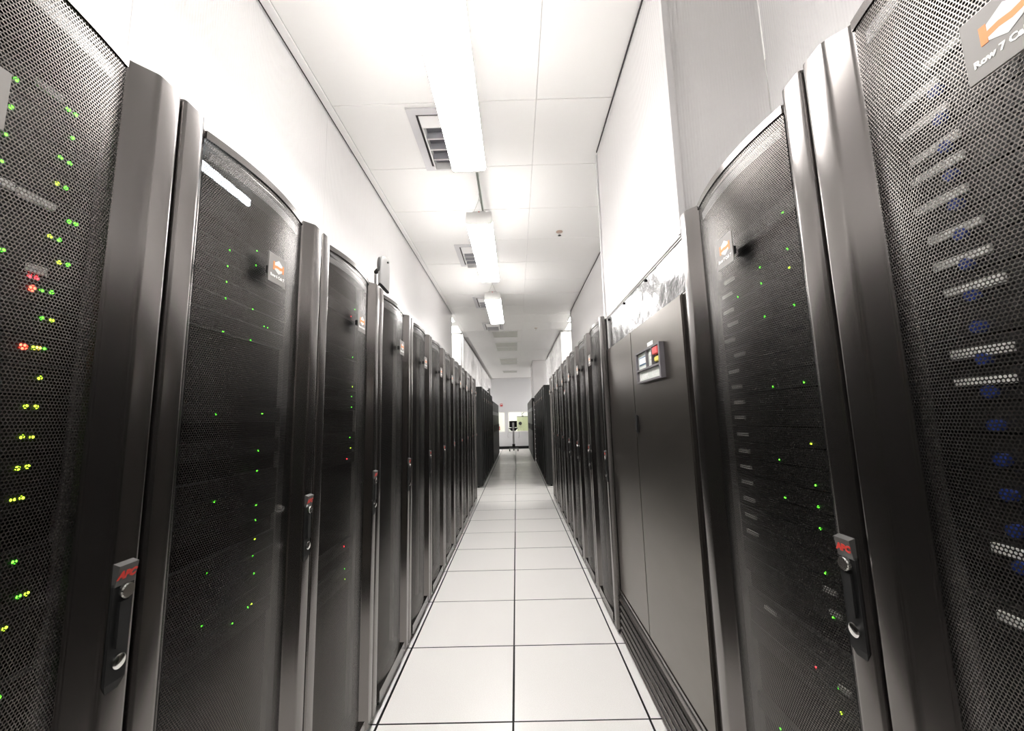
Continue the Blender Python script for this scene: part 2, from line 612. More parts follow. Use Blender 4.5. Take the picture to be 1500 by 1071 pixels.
# far wall with two windows
wz0, wz1 = 0.765, 1.645
wins = ((-1.35, -0.465), (-0.328, 0.95))
fw = MB()
fw.box((-XW - 0.1, Y_FAR, -0.09), (XW + 0.1, Y_FAR + 0.12, wz0)).box((-XW - 0.1, Y_FAR, wz1), (XW + 0.1, Y_FAR + 0.12, CEIL + 0.08))
fw.box((-XW, Y_FAR, wz0), (wins[0][0], Y_FAR + 0.12, wz1))
fw.box((wins[0][1], Y_FAR, wz0), (wins[1][0], Y_FAR + 0.12, wz1))
fw.box((wins[1][1], Y_FAR, wz0), (XW, Y_FAR + 0.12, wz1))
tag(fw.build('wall_far', wall_grey), kind='structure')
for i, (a, b) in enumerate(wins):
    f = MB()
    f.box((a, Y_FAR - 0.012, wz0 - 0.03), (b, Y_FAR + 0.10, wz0 + 0.012)).box((a, Y_FAR - 0.006, wz1 - 0.02), (b, Y_FAR + 0.10, wz1 + 0.012))
    f.box((a, Y_FAR - 0.006, wz0 + 0.012), (a + 0.02, Y_FAR + 0.10, wz1 - 0.02)).box((b - 0.02, Y_FAR - 0.006, wz0 + 0.012), (b, Y_FAR + 0.10, wz1 - 0.02))
    wf = tag(f.build('window_%d' % (i + 1), white), kind='structure')
    MB().box((a + 0.021, Y_FAR + 0.05, wz0 + 0.013), (b - 0.021, Y_FAR + 0.056, wz1 - 0.021)).build('pane', glass, wf)
tag(MB().box((-XW + 0.01, Y_FAR - 0.015, 0.001), (XW - 0.01, Y_FAR - 0.001, 0.11)).build('baseboard_far', black_dull), kind='structure')
# office beyond
off = MB()
off.box((-XW, 22.5, 0), (XW, 22.6, 2.8)).box((-XW - 0.1, Y_FAR + 0.12, 0), (-XW, 22.5, 2.8)).box((XW, Y_FAR + 0.12, 0), (XW + 0.1, 22.5, 2.8))
off.box((-XW, Y_FAR + 0.12, 2.7), (XW, 22.5, 2.8)).box((-XW, Y_FAR + 0.12, -0.1), (XW, 22.5, 0.0))
tag(off.build('wall_office', office_m), kind='structure')

# ------------------------------------------------------------------ server cabinets
W2 = 0.2985        # half width of a cabinet
RH = 1.99


def strip_profile(sg):
    """door edge strip, xy outline; sg=-1 hinge side, +1 handle side"""
    p = [(0.297, 0.038), (0.297, 0.007), (0.2955, 0.003), (0.292, 0.0007), (0.288, 0.0), (0.252, 0.0), (0.247, 0.0006),
         (0.2425, 0.0026), (0.2385, 0.006), (0.216, 0.0245), (0.2125, 0.0265), (0.2075, 0.0275), (0.2075, 0.038)]
    p = [(sg * x, y) for x, y in p]
    return p if sg < 0 else p[::-1]


def ccw(p):
    a = sum(p[i][0] * p[(i + 1) % len(p)][1] - p[(i + 1) % len(p)][0] * p[i][1] for i in range(len(p)))
    return p if a > 0 else p[::-1]


def arc(x, k=0.024):
    return 0.0255 - k * (1 - (x / 0.207) ** 2)


NA = 22
AX = [-0.207 + 0.414 * i / NA for i in range(NA + 1)]

door = MB()
door.prism_z(ccw(strip_profile(-1)), 0.036, RH)
door.prism_z(ccw(strip_profile(1)), 0.036, RH)
outer = [(x, arc(x) - 0.003) for x in AX]
inner = [(x, arc(x) + 0.012) for x in AX[::-1]]
door.prism_z(ccw(outer + inner), RH - 0.020, RH - 0.001)           # cap that follows the bowed sheet
door.prism_z(ccw([(-0.2073, 0.0), (0.2073, 0.0), (0.2073, 0.036), (-0.2073, 0.036)]), 0.036, 0.092)   # bottom rail
for i, f in enumerate(door.f):          # matt black put on the inner edge to stop reflected indicator light
    if all(abs(door.v[k][0]) < 0.2076 and door.v[k][1] > 0.0272 for k in f):
        door.m[i] = 1
DOOR = door.mesh('door', [black, black_dull], smooth=True, angle=28)


def bowed_sheet():
    me = bpy.data.meshes.new('mesh_panel')
    v, f, uvs = [], [], []
    s = 0
    arcl = [0.0]
    for i in range(1, NA + 1):
        s += math.hypot(AX[i] - AX[i - 1], arc(AX[i]) - arc(AX[i - 1]))
        arcl.append(s)
    for i, x in enumerate(AX):
        v += [(x, arc(x), 0.088), (x, arc(x), RH - 0.012)]
    for i in range(NA):
        f.append((2 * i, 2 * i + 2, 2 * i + 3, 2 * i + 1))
        uvs += [(arcl[i], 0.088), (arcl[i + 1], 0.088), (arcl[i + 1], RH - 0.012), (arcl[i], RH - 0.012)]
    me.from_pydata(v, [], f)
    ul = me.uv_layers.new(name='UVMap')
    for i, u in enumerate(uvs):
        ul.data[i].uv = u
    me.polygons.foreach_set('use_smooth', [True] * len(me.polygons))
    me.materials.append(perf)
    me.update()
    return me


SHEET = bowed_sheet()
st = MB()
st.prism_z(ccw([(x, arc(x) + 0.006) for x in AX[1:-1:2]] + [(x, arc(x) + 0.009) for x in AX[1:-1:2][::-1]]), RH - 0.062, RH - 0.040)
STIFF = st.mesh('stiffener', stiff_m)

cab = MB()
cab.box((-W2, 0.040, 0.034), (-W2 + 0.018, 1.07, RH)).box((W2 - 0.018, 0.040, 0.034), (W2, 1.07, RH))
cab.box((-W2 + 0.018, 0.040, RH - 0.02), (W2 - 0.018, 1.07, RH)).box((-W2 + 0.018, 0.040, 0.034), (W2 - 0.018, 1.07, 0.085))
cab.box((-W2 + 0.018, 1.05, 0.085), (W2 - 0.018, 1.07, RH - 0.02))
CABINET = cab.mesh('cabinet', black_cab)
BLANK = MB().box((-W2 + 0.019, 0.094, 0.086), (W2 - 0.019, 0.100, RH - 0.021)).mesh('blanking_panel', black_dull)
RAIL = {}
for sg in (-1, 1):
    b = MB().box((sg * 0.232, 0.078, 0.09), (sg * 0.262, 0.0935, RH - 0.03))
    RAIL[sg] = b.mesh('mounting_rail', rail_m)
FOOT = MB().tube([(0, 0, 0.0), (0, 0, 0.012), (0, 0, 0.0125), (0, 0, 0.034)], [0.026, 0.026, 0.012, 0.012], 10).mesh('foot', black_dull)

DOOR_OLD, SHEET_OLD = DOOR.copy(), SHEET.copy()          # older, duller doors past the cross aisle
DOOR_OLD.materials[0] = black_cab
dull_perf = perf.copy()
dull_perf.name = 'dull_perforated_steel'
pb = dull_perf.node_tree.nodes['Principled BSDF']
pb.inputs['Base Color'].default_value = (0.012, 0.012, 0.012, 1)
pb.inputs['Metallic'].default_value = 0.0
pb.inputs['Roughness'].default_value = 0.5
SHEET_OLD.materials[0] = dull_perf
# swing handle, seen at hip height on the handle side
HX = 0.266
hb = MB()
hb.box((HX - 0.017, -0.004, 0.918), (HX + 0.017, 0.0005, 1.070))
bd = MB()
bd.add([(HX - 0.017, -0.011, 1.098), (HX + 0.017, -0.011, 1.098), (HX + 0.017, -0.006, 1.066), (HX - 0.017, -0.006, 1.066),
        (HX - 0.017, 0.0005, 1.102), (HX + 0.017, 0.0005, 1.102), (HX + 0.017, 0.0005, 1.066), (HX - 0.017, 0.0005, 1.066)],
       [(0, 3, 2, 1), (0, 1, 5, 4), (3, 7, 6, 2), (0, 4, 7, 3), (1, 2, 6, 5)])
hb.add([(HX - 0.017, -0.004, 0.918), (HX + 0.017, -0.004, 0.918), (HX + 0.010, 0.0005, 0.902), (HX - 0.010, 0.0005, 0.902),
        (HX - 0.017, 0.0005, 0.918), (HX + 0.017, 0.0005, 0.918)], [(0, 3, 2, 1), (0, 4, 3), (1, 2, 5)])
HANDLE = hb.mesh('handle', black_dull)
BADGE = bd.mesh('badge', badge_m)
lv = MB().box((HX - 0.011, -0.0095, 0.968), (HX + 0.011, -0.0045, 1.043))
LEVER = bevel(lv.mesh('lever', black_dull), 0.003, 2)
BUTTON = bevel(disc(HX, -0.0045, 1.056, 0.0125, 16, 0.0095).mesh('thumb_button', chrome), 0.002, 2)
lk = MB()
lk.tube([(HX, -0.0045, 0.948), (HX, -0.009, 0.948)], 0.0115, 16).tube([(HX, -0.009, 0.948), (HX, -0.011, 0.948)], [0.0115, 0.0085], 16)
LOCK = lk.mesh('lock', chrome, smooth=True)
KEYWAY = disc(HX, -0.0111, 0.948, 0.0045, 10, 0.0006).mesh('keyway', black_dull)

# label plate held proud of the sheet
PWD, PHT, PZ, PY = 0.078, 0.080, 1.695, -0.026
plate = MB().box((-PWD / 2, PY - 0.003, PZ), (PWD / 2, PY, PZ + PHT))
PLATE = bevel(plate.mesh('name_plate', plate_m), 0.0006, 1)
CLIP = MB().box((-0.012, PY + 0.0003, PZ + 0.03), (0.012, -0.0045, PZ + 0.05)).mesh('clip', black_dull)


def pu(u, v):
    return (-PWD / 2 + u * PWD, PZ + PHT * (1 - v))


hx = MB()
yy = PY - 0.0031
hx.prism_y(ccw([pu(.33, .285), pu(.55, .155), pu(.76, .28), pu(.76, .345), pu(.62, .375), pu(.47, .36), pu(.33, .385)]), yy - 0.0004, yy)
hx.prism_y(ccw([pu(.33, .48), pu(.47, .455), pu(.62, .475), pu(.76, .445), pu(.76, .52), pu(.55, .635), pu(.33, .53)]), yy - 0.0004, yy)
HEXA = hx.mesh('hexagon', hex_m)
ob = MB()
ob.prism_y(ccw([pu(.235, .26), pu(.325, .26), pu(.325, .385), pu(.47, .36), pu(.62, .375), pu(.77, .345), pu(.77, .27), pu(.855, .27), pu(.855, .54),
                pu(.77, .54), pu(.77, .445), pu(.62, .475), pu(.47, .455), pu(.325, .48), pu(.325, .545), pu(.235, .545)]), yy - 0.0005, yy)
BAND = ob.mesh('orange_band', orange_m)


def plate_text(s):
    return text_mesh(s, 0.0116, text_m, bold=0.0005, align='CENTER')


def handle(root, far=False):
    h = link('handle', HANDLE, root)
    link('badge', BADGE, h)['label'] = 'dark grey badge'
    l = link('lettering', text_mesh('APC', 0.0160, red_m, shear=0.25, bold=0.0010, align='CENTER'), h, (HX - 0.001, -0.0080, 1.0770))
    l['label'] = 'red slanted lettering'
    l.rotation_euler = (math.radians(9), 0, 0)
    if not far:
        link('lever', LEVER, h)
        link('thumb_button', BUTTON, h)['label'] = 'chrome thumb button'
        link('lock', LOCK, h)['label'] = 'chrome key lock'
    return h


def name_plate(root, txt, far=False, dx=0.0):
    p = link('name_plate', PLATE, root, (dx, 0, 0))
    p['label'] = 'square grey plate with orange and pale grey hexagon'
    link('clip', CLIP, p)
    link('hexagon', HEXA, p)
    link('orange_band', BAND, p)
    if txt:
        link('lettering', plate_text(txt), p, (0.0, yy - 0.0002, PZ + PHT * 0.205))
    return p


def server_cabinet(xf, yc, side, label, group, txt, far=False, dx=0.0, old=False):
    rz = PI / 2 if side < 0 else -PI / 2
    r = thing('server_cabinet', (xf, yc, 0), rz, label, 'cabinet', group)
    link('cabinet', CABINET, r)
    d = link('door', DOOR_OLD if old else DOOR, r)
    link('mesh_panel', SHEET_OLD if old else SHEET, d)['label'] = 'bowed black perforated steel sheet'
    link('stiffener', STIFF, d)['label'] = 'grey bar behind the sheet'
    link('blanking_panel', BLANK, r)
    for sg in (-1, 1):
        link('mounting_rail', RAIL[sg], r)
        link('foot', FOOT, r, (sg * 0.24, 0.10, 0))
    handle(r, far)
    name_plate(r, txt, far, dx)
    return r


ORD = ['nearest', 'second', 'third', 'fourth', 'fifth', 'sixth', 'seventh', 'eighth', 'ninth', 'tenth', 'eleventh']
XL, XRN, XRF = -0.614, 0.625, 0.627
XS = {}
left_desc = [
    'black mesh-door server cabinet cut by left picture edge, red and lime lights inside',
    'black mesh-door server cabinet with white light showing through its top, facing the cooling unit row',
    'black mesh-door server cabinet directly below the box camera, few lights inside']
for i in range(11):
    yc = 0.438 + 0.6 * i
    if i < 3:
        lab = left_desc[i]
    elif i == 10:
        lab = 'black server cabinet ending the unbroken row, last before the cross aisle'
    else:
        lab = 'black server cabinet in the unbroken left row, %s from the camera' % ORD[i]
    server_cabinet(XL, yc, -1, lab, 'server cabinets in the left row', 'Row 6 Cab %d' % (6 + i), far=i > 6, dx=-0.021 if i == 0 else 0)
right_desc = ['black mesh-door server cabinet with a ladder of pale tabs, cut by right picture edge',
              'black mesh-door server cabinet between the cooling unit and the nearest right cabinet']
for i in range(2):
    server_cabinet(XRN, 0.415 + 0.6 * i, 1, right_desc[i], 'server cabinets in the right row', 'Row 7 Cab %d' % (6 + i), dx=0.0185)
for i in range(7):
    yc = 2.943 + 0.6 * i
    lab = ('black server cabinet standing just beyond the cooling unit' if i == 0 else
           'black server cabinet with tilted white sticker on its door' if i == 3 else
           'black server cabinet beyond the cooling unit, last before the cross aisle' if i == 6 else
           '%s black server cabinet counting away from the cooling unit' % ORD[i])
    server_cabinet(XRF, yc, 1, lab, 'server cabinets in the right row', 'Row 7 Cab %d' % (8 + i), far=i > 3)
for i in range(6):
    lab = '%s black server cabinet past the cross aisle on the left' % ORD[i]
    server_cabinet(-0.635, 8.43 + 0.6 * i, -1, lab, 'server cabinets past the cross aisle', None, True, old=True)
for i in range(7):
    lab = '%s black server cabinet past the cross aisle on the right' % ORD[i]
    server_cabinet(0.615, 8.43 + 0.6 * i, 1, lab, 'server cabinets past the cross aisle', None, True, old=True)
# the rows run on past the camera; they darken what the near doors mirror
for i in range(3):
    server_cabinet(XL, -0.162 - 0.6 * i, -1, '%s black server cabinet before the picture starts in the left row' % ORD[i], 'server cabinets in the left row', None, True)
    server_cabinet(XRN, -0.185 - 0.6 * i, 1, '%s black server cabinet before the picture starts in the right row' % ORD[i], 'server cabinets in the right row', None, True)
# ------------------------------------------------------------------ servers behind the near doors
L1 = [(0.148, 1.557, 'r'), (0.157, 1.557, 'r'), (0.098, 1.8, 'g'), (0.097, 1.755, 'g'), (0.097, 1.712, 'g'), (0.099, 1.847, 'g'), (0.169, 1.856, 'g'), (0.181, 1.856, 'g'), (0.181, 1.812, 'g'), (0.167, 1.767, 'g'), (0.181, 1.766, 'g'), (0.167, 1.721, 'y'), (0.18, 1.721, 'g'), (0.191, 1.667, 'g'), (0.201, 1.668, 'g'), (0.167, 1.63, 'y'), (0.18, 1.63, 'g'), (0.184, 1.593, 'y'), (0.197, 1.594, 'g'), (0.112, 1.583, 'g'), (0.153, 1.539, 'R'), (0.166, 1.54, 'g'), (0.179, 1.541, 'g'), (0.171, 1.496, 'g'), (0.184, 1.496, 'y'), (0.152, 1.448, 'R'), (0.165, 1.448, 'y'), (0.171, 1.449, 'o'), (0.179, 1.449, 'g'), (0.178, 1.403, 'y'), (0.165, 1.358, 'y'), (0.178, 1.358, 'y'), (0.165, 1.313, 'y'), (0.178, 1.312, 'y'), (0.165, 1.267, 'y'), (0.177, 1.268, 'y'), (0.164, 1.222, 'y'), (0.175, 1.223, 'y'), (0.176, 1.132, 'g'), (0.187, 1.08, 'g'), (0.197, 1.08, 'y'), (0.175, 1.042, 'y'), (0.178, 0.95, 'g')]  # first two red entries stand in for a red glow streak
L2 = [(-0.039, 1.778, 'g'), (0.07, 1.823, 'g'), (-0.041, 1.734, 'g'), (0.069, 1.779, 'g'), (-0.041, 1.691, 'g'), (-0.041, 1.647, 'g'), (0.067, 1.649, 'g'), (0.121, 1.612, 'g'), (0.139, 1.612, 'g'), (-0.042, 1.56, 'g'), (0.065, 1.559, 'g'), (0.136, 1.355, 'g'), (-0.047, 1.351, 'g'), (0.127, 1.25, 'g'), (0.126, 1.193, 'g'), (0.131, 1.099, 'g'), (0.134, 1.006, 'y'), (0.132, 1.058, 'g'), (0.139, 0.914, 'g'), (-0.031, 1.14, 'g'), (0.129, 0.963, 'g'), (0.135, 0.836, 'y'), (0.121, 0.834, 'g'), (-0.043, 0.865, 'g'), (0.061, 0.821, 'g'), (-0.04, 0.978, 'g')]
L3 = [(0.183, 1.847, 'g'), (0.142, 1.802, 'r'), (0.172, 1.619, 'g'), (0.178, 1.485, 'y'), (0.172, 1.44, 'g'), (0.175, 1.393, 'g'), (0.165, 1.258, 'g'), (0.176, 1.212, 'y'), (0.141, 1.167, 'r'), (0.136, 0.807, 'r'), (0.148, 0.714, 'g'), (0.154, 0.67, 'y')]
R2 = [(0.030, 0.755, 'r'), (0.097, 1.796, 'g'), (0.097, 1.658, 'y'), (0.098, 1.704, 'g'), (0.098, 1.567, 'g'), (0.099, 1.387, 'g'), (0.098, 1.25, 'y'), (-0.011, 1.701, 'g'), (-0.126, 1.656, 'g'), (-0.014, 1.568, 'g'), (-0.012, 1.385, 'g'), (-0.017, 1.203, 'g'), (-0.013, 1.658, 'g'), (0.096, 1.16, 'g'), (0.097, 1.114, 'g'), (0.095, 1.068, 'g'), (0.094, 0.977, 'g'), (-0.012, 1.113, 'g'), (0.093, 0.751, 'g'), (0.091, 0.703, 'y'), (-0.134, 0.52, 'g'), (0.102, 0.891, 'g')]  # leading red entry stands in for a soft red glow
# pull tabs: x0, x1, z (pale strips seen through the sheet)
TAB_R1 = [(-.152, -.103, 1.845), (-.204, -.137, 1.812), (-.204, -.131, 1.764), (-.194, -.123, 1.713), (-.198, -.123, 1.680), (-.199, -.126, 1.631), (-.187, -.115, 1.577), (-.186, -.112, 1.534), (-.177, -.103, 1.490), (-.183, -.108, 1.398), (-.184, -.112, 1.357), (-.173, -.110, 1.130), (-.18, -.11, 1.04), (-.18, -.11, 0.86)]
TAB_R2 = [(-.18, -.13, 1.715), (-.20, -.15, 1.675), (-.20, -.15, 1.626), (-.185, -.135, 1.585), (-.21, -.16, 1.538), (-.165, -.115, 1.489), (-.205, -.155, 1.444), (-.195, -.145, 1.398), (-.19, -.14, 1.353), (-.195, -.145, 1.308), (-.19, -.14, 1.261), (-.19, -.14, 1.214), (-.19, -.14, 1.170), (-.19, -.14, 1.127), (-.19, -.14, 1.08), (-.19, -.14, 1.035), (-.19, -.14, 0.99), (-.14, -.095, 0.808), (.09, .125, .945), (.10, .13, .903), (.10, .13, .759)]
TAB_L1 = [(.120, .155, 1.863), (.09, .111, 1.68), (.116, .165, 1.677), (.14, .165, 1.559)]
TAB_L2 = []
ZS = 1.353
PIT = 0.0455
NUM = ['top', 'second', 'third', 'fourth', 'fifth', 'sixth', 'seventh', 'eighth', 'ninth', 'tenth', 'eleventh', 'twelfth', 'thirteenth',
       'fourteenth', 'fifteenth', 'sixteenth', 'seventeenth', 'eighteenth', 'nineteenth', 'twentieth', 'twenty-first', 'twenty-second',
       'twenty-third', 'twenty-fourth', 'twenty-fifth', 'twenty-sixth', 'twenty-seventh', 'twenty-eighth', 'twenty-ninth', 'thirtieth']
sv = MB()
sv.box((-0.224, 0.0775, -0.0205), (0.224, 0.0925, 0.0205))
for k in range(10):                     # shallow ribs of the front grille
    x = -0.08 + 0.012 * k
    sv.box((x, 0.0762, -0.014), (x + 0.006, 0.0774, 0.014))
SERVER = sv.mesh('chassis', server_m)
LEDM = {}
for k, m in LED.items():
    LEDM[k] = disc(0, 0.0, 0, 0.0052 if k == 'R' else 0.0032, 10, 0.0012).mesh('indicator_light', m)
_lm = {}
LEDNAME = {'g': 'green', 'y': 'lime', 'o': 'amber', 'r': 'red', 'R': 'red'}


def fill(xf, yc, side, leds, tabs, where, blue=(), th=0.0062, tm=None, ls_scale=1.0):
    rz = PI / 2 if side < 0 else -PI / 2
    slots = {}
    for x, z, c in leds:
        slots.setdefault(round((z - ZS) / PIT), [[], [], False])[0].append((x, z, c))
    for x0, x1, z in tabs:
        slots.setdefault(round((z - ZS) / PIT), [[], [], False])[1].append((x0, x1, z))
    for k in blue:
        slots.setdefault(k, [[], [], False])[2] = True
    for n, k in enumerate(sorted(slots, reverse=True)):
        ls, ts, bl = slots[k]
        zc = ZS + PIT * k
        cols = sorted({LEDNAME[c] for _, _, c in ls})
        bits = []
        if ls:
            bits.append(' and '.join(cols) + (' lights' if len(ls) > 1 else ' light'))
        if ts:
            bits.append('pale tab')
        if bl and not ts:
            bits.append('blue latch')
        lab = 'server with %s, %s down behind %s' % (', '.join(bits).replace(' and ', '-'), NUM[n], where)
        r = thing('rack_server', (xf, yc, zc), rz, lab, 'server', 'thin servers behind ' + where)
        link('chassis', SERVER, r)
        for x, z, c in ls:
            li = link('indicator_light', LEDM[c], r, (x, 0.0772, z - zc))
            li['label'] = 'glowing %s light' % LEDNAME[c]
            li.scale = (ls_scale, 1, ls_scale)
        for x0, x1, z in ts:
            dz = max(-0.012, min(0.012, z - zc))
            MB().box((x0, 0.0705, dz - th), (x1, 0.0760, dz + th)).build('pull_tab', tm or strip_m, r)['label'] = 'pale tab'
        if bl:
            MB().tube([(-0.142, 0.0772, -0.012), (-0.142, 0.068, -0.012)], 0.0085, 12).build('latch', blue_m, r)['label'] = 'blue latch'


fill(XL, 0.438, -1, L1, TAB_L1, 'the nearest left door')
fill(XL, 1.038, -1, L2, TAB_L2, 'the second left door', ls_scale=0.72)
fill(XL, 1.638, -1, L3, [], 'the third left door', ls_scale=0.85)
fill(XRN, 0.415, 1, [], TAB_R1, 'the nearest right door', blue=range(-5, 11))
fill(XRN, 1.015, 1, R2, TAB_R2, 'the second right door', th=0.0048, tm=dull_tab, ls_scale=0.8)
# glowing strip stands in for aisle light seen through the second left cabinet's top
gap_r = thing('light_gap', (XL, 1.038, 1.945), PI / 2, 'white glow standing in for light seen through the top of the second left mesh door', 'light gap')
MB().box((-0.17, 0.072, -0.010), (0.022, 0.080, 0.010)).build('tube', mat('gap_glow', (0.9, 0.9, 0.9), 0.4, emit=(0.85, 0.95, 1.0), estr=2.6), gap_r)
MB().box((-0.175, 0.0803, -0.012), (0.027, 0.0925, 0.012)).build('gap_backing', server_m, gap_r)
# sticker
sk = thing('sticker', (XRF, 4.743, 1.62), -PI / 2, 'small tilted white sticker with red corner on a right-row mesh door', 'sticker')
sb = MB()
a = math.radians(25)
def rot(x, z):
    return (x * math.cos(a) - z * math.sin(a), x * math.sin(a) + z * math.cos(a))
sb.prism_y(ccw([rot(-.04, -.012), rot(.04, -.012), rot(.04, .012), rot(-.04, .012)]), -0.0045, -0.0030)
sb.build('paper', text_m, sk)
MB().prism_y(ccw([rot(.018, -.011), rot(.039, -.011), rot(.039, .011), rot(.018, .011)]), -0.0052, -0.0046).build('corner', red_m, sk)['label'] = 'red corner'

# ------------------------------------------------------------------ cooling unit (right row)
XC, YCC = 0.662, 2.01
cu = thing('cooling_unit', (XC, YCC, 0), -PI / 2, 'wide black cooling unit with control panel and floor louvres between right-row cabinets', 'cooling unit')
HW = 0.622
TOPZ = 1.765
body = MB()
body.box((-HW, 0.040, 0.0), (HW, 0.90, TOPZ))
body.build('cabinet', black_cab, cu)
dA = MB().box((-0.0815, 0.0, 0.268), (0.572, 0.038, TOPZ - 0.004)).mesh('door', crac_m)
bevel(dA, 0.004, 2)
dAo = link('door', dA, cu)
dB = MB().box((-HW, 0.0, 0.268), (-0.0835, 0.038, TOPZ - 0.004)).mesh('door', crac_m)
bevel(dB, 0.004, 2)
link('door', dB, cu)
MB().box((0.580, 0.012, 0.03), (HW, 0.038, TOPZ - 0.004)).build('corner_post', black, cu)
MB().box((0.5730, 0.018, 0.268), (0.5790, 0.038, TOPZ - 0.004)).build('seal', black_dull, cu)
# latch on the seam
lt = MB().box((-0.052, -0.012, 1.235), (-0.030, -0.0005, 1.325)).mesh('latch', black_dull)
bevel(lt, 0.004, 2)
link('latch', lt, dAo)
# louvre: tilted slats over the floor grille
MB().box((-HW, 0.030, 0.004), (HW, 0.0385, 0.262)).build('louvre_backing', black_dull, cu)
MB().box((-HW, -0.004, 0.252), (0.572, 0.028, 0.266)).build('louvre_frame', black, cu)
sl = MB().prism_x([(-0.018, -0.006), (-0.013, -0.010), (0.027, 0.013), (0.027, 0.018), (-0.012, 0.006)], -HW, 0.572).mesh('slat', black)
for k in range(6):
    link('slat', sl, cu, (0, 0, 0.026 + 0.040 * k))
# control panel
cp = MB()
X0, X1, Z0, Z1 = 0.048, 0.378, 1.474, 1.622
zc = Z0 + (Z1 - Z0) * 0.40
D = -0.021
cp.box((X0, D, Z0), (X0 + 0.012, -0.0005, Z1)).box((X1 - 0.016, D, Z0), (X1, -0.0005, Z1))
cp.box((X0 + 0.012, D, Z0), (X1 - 0.016, -0.0005, Z0 + 0.008)).box((X0 + 0.012, D, Z1 - 0.008), (X1 - 0.016, -0.0005, Z1))
cp.box((X0 + 0.012, D, zc - 0.004), (X1 - 0.016, -0.0005, zc + 0.004))
d1, d2 = X0 + 0.33 * 0.47, X0 + 0.33 * 0.70
for d in (d1, d2):
    cp.box((d - 0.004, D, zc + 0.004), (d + 0.004, -0.0005, Z1 - 0.008))
cpo = cp.build('control_panel', bezel_m, cu)
cpo['label'] = 'grey framed control panel'
pl = MB()
pl.box((X0 + 0.0125, -0.010, zc + 0.0045), (d1 - 0.0045, -0.0006, Z1 - 0.0085)).box((d1 + 0.0045, -0.010, zc + 0.0045), (d2 - 0.0045, -0.0006, Z1 - 0.0085))
pl.box((X0 + 0.0125, -0.010, Z0 + 0.0085), (X1 - 0.0165, -0.0006, zc - 0.0045))
pl.build('face_plate', lcd_m, cpo)['label'] = 'pale grey face plates'
MB().box((d2 + 0.0045, -0.004, zc + 0.0045), (X1 - 0.0165, -0.0006, Z1 - 0.0085)).build('button_bay', black_dull, cpo)
MB().box((X0 + 0.030, -0.0125, zc + 0.024), (d1 - 0.022, -0.0105, Z1 - 0.028)).build('screen_frame', lcd_frame, cpo)['label'] = 'blue screen frame'
MB().box((X0 + 0.036, -0.0135, zc + 0.029), (d1 - 0.028, -0.0127, Z1 - 0.033)).build('screen', text_m, cpo)['label'] = 'pale screen'
for i in range(3):
    MB().box((d1 + 0.034, -0.0135, zc + 0.016 + 0.020 * i), (d1 + 0.056, -0.0103, zc + 0.028 + 0.020 * i)).build('key', text_m, cpo)
bq = MB().box((d2 + 0.012, -0.022, Z1 - 0.044), (X1 - 0.024, -0.0045, Z1 - 0.012)).mesh('button', btn_red)
link('button', bevel(bq, 0.003, 2), cpo)['label'] = 'red push button'
bq = MB().box((d2 + 0.020, -0.017, zc + 0.014), (X1 - 0.026, -0.0045, zc + 0.036)).mesh('button', btn_yel)
link('button', bevel(bq, 0.003, 2), cpo)['label'] = 'yellow push button'
link('lettering', text_mesh('Liebert', 0.040, text_m, bold=0.0010), cpo, (X0 + 0.026, -0.0104, Z0 + 0.018))
link('lettering', text_mesh('DELUXE', 0.018, text_m), cpo, (X0 + 0.195, -0.0104, Z0 + 0.032))
link('lettering', text_mesh('SYSTEM/3', 0.018, text_m), cpo, (X0 + 0.195, -0.0104, Z0 + 0.014))
MB().box((0.175, -0.0012, 1.634), (0.250, -0.0004, 1.652)).build('asset_tag', text_m, dAo)['label'] = 'small white tag'
# sheet-metal infill standing on the cooling unit
sh = thing('infill_sheet', (XC, YCC, TOPZ), -PI / 2, 'shiny grey sheet metal infill standing on top of the cooling unit', 'metal sheet')
MB().box((-0.590, 0.012, 0.002), (0.618, 0.018, 0.196)).build('sheet', steel, sh)
MB().box((-0.606, 0.004, 0.0005), (-0.5905, 0.024, 0.200)).build('edge_profile', alu, sh)
MB().box((-0.590, 0.008, 0.1965), (0.618, 0.022, 0.2020)).build('top_trim', alu, sh)
for x in (-0.575, -0.20, 0.18):
    MB().tube([(x, 0.0115, 0.185), (x, 0.005, 0.185)], 0.007, 10).build('bolt', black_dull, sh)

# ------------------------------------------------------------------ fluorescent fittings
FX = -0.178


def lamp_mesh(length):
    h = MB()
    h.box((-0.077, 0.012, 0.0385), (0.077, length - 0.012, 0.088))
    d = MB()
    prof = [(-0.0915, 0.038), (-0.0925, 0.020), (-0.088, 0.006), (-0.078, 0.0), (0.078, 0.0), (0.088, 0.006), (0.0925, 0.020), (0.0915, 0.038)]
    n = len(prof)
    y0, y1 = 0.012, length - 0.012
    v = [(x, y0, z) for x, z in prof] + [(x, y1, z) for x, z in prof]
    f = [(i, n + i, n + (i + 1) % n, (i + 1) % n) for i in range(n)]
    d.add(v, f)
    e = MB()
    e.prism_y(ccw([(x * 1.015, z - (0.001 if z < .01 else 0)) for x, z in prof[:4]] + [(x * 1.015, z - (0.001 if z < .01 else 0)) for x, z in prof[4:]] + [(0.088, 0.088), (-0.088, 0.088)]), 0, 0.0115)
    return h.mesh('housing', housing_m), d, e.mesh('end_cap', cap_m)


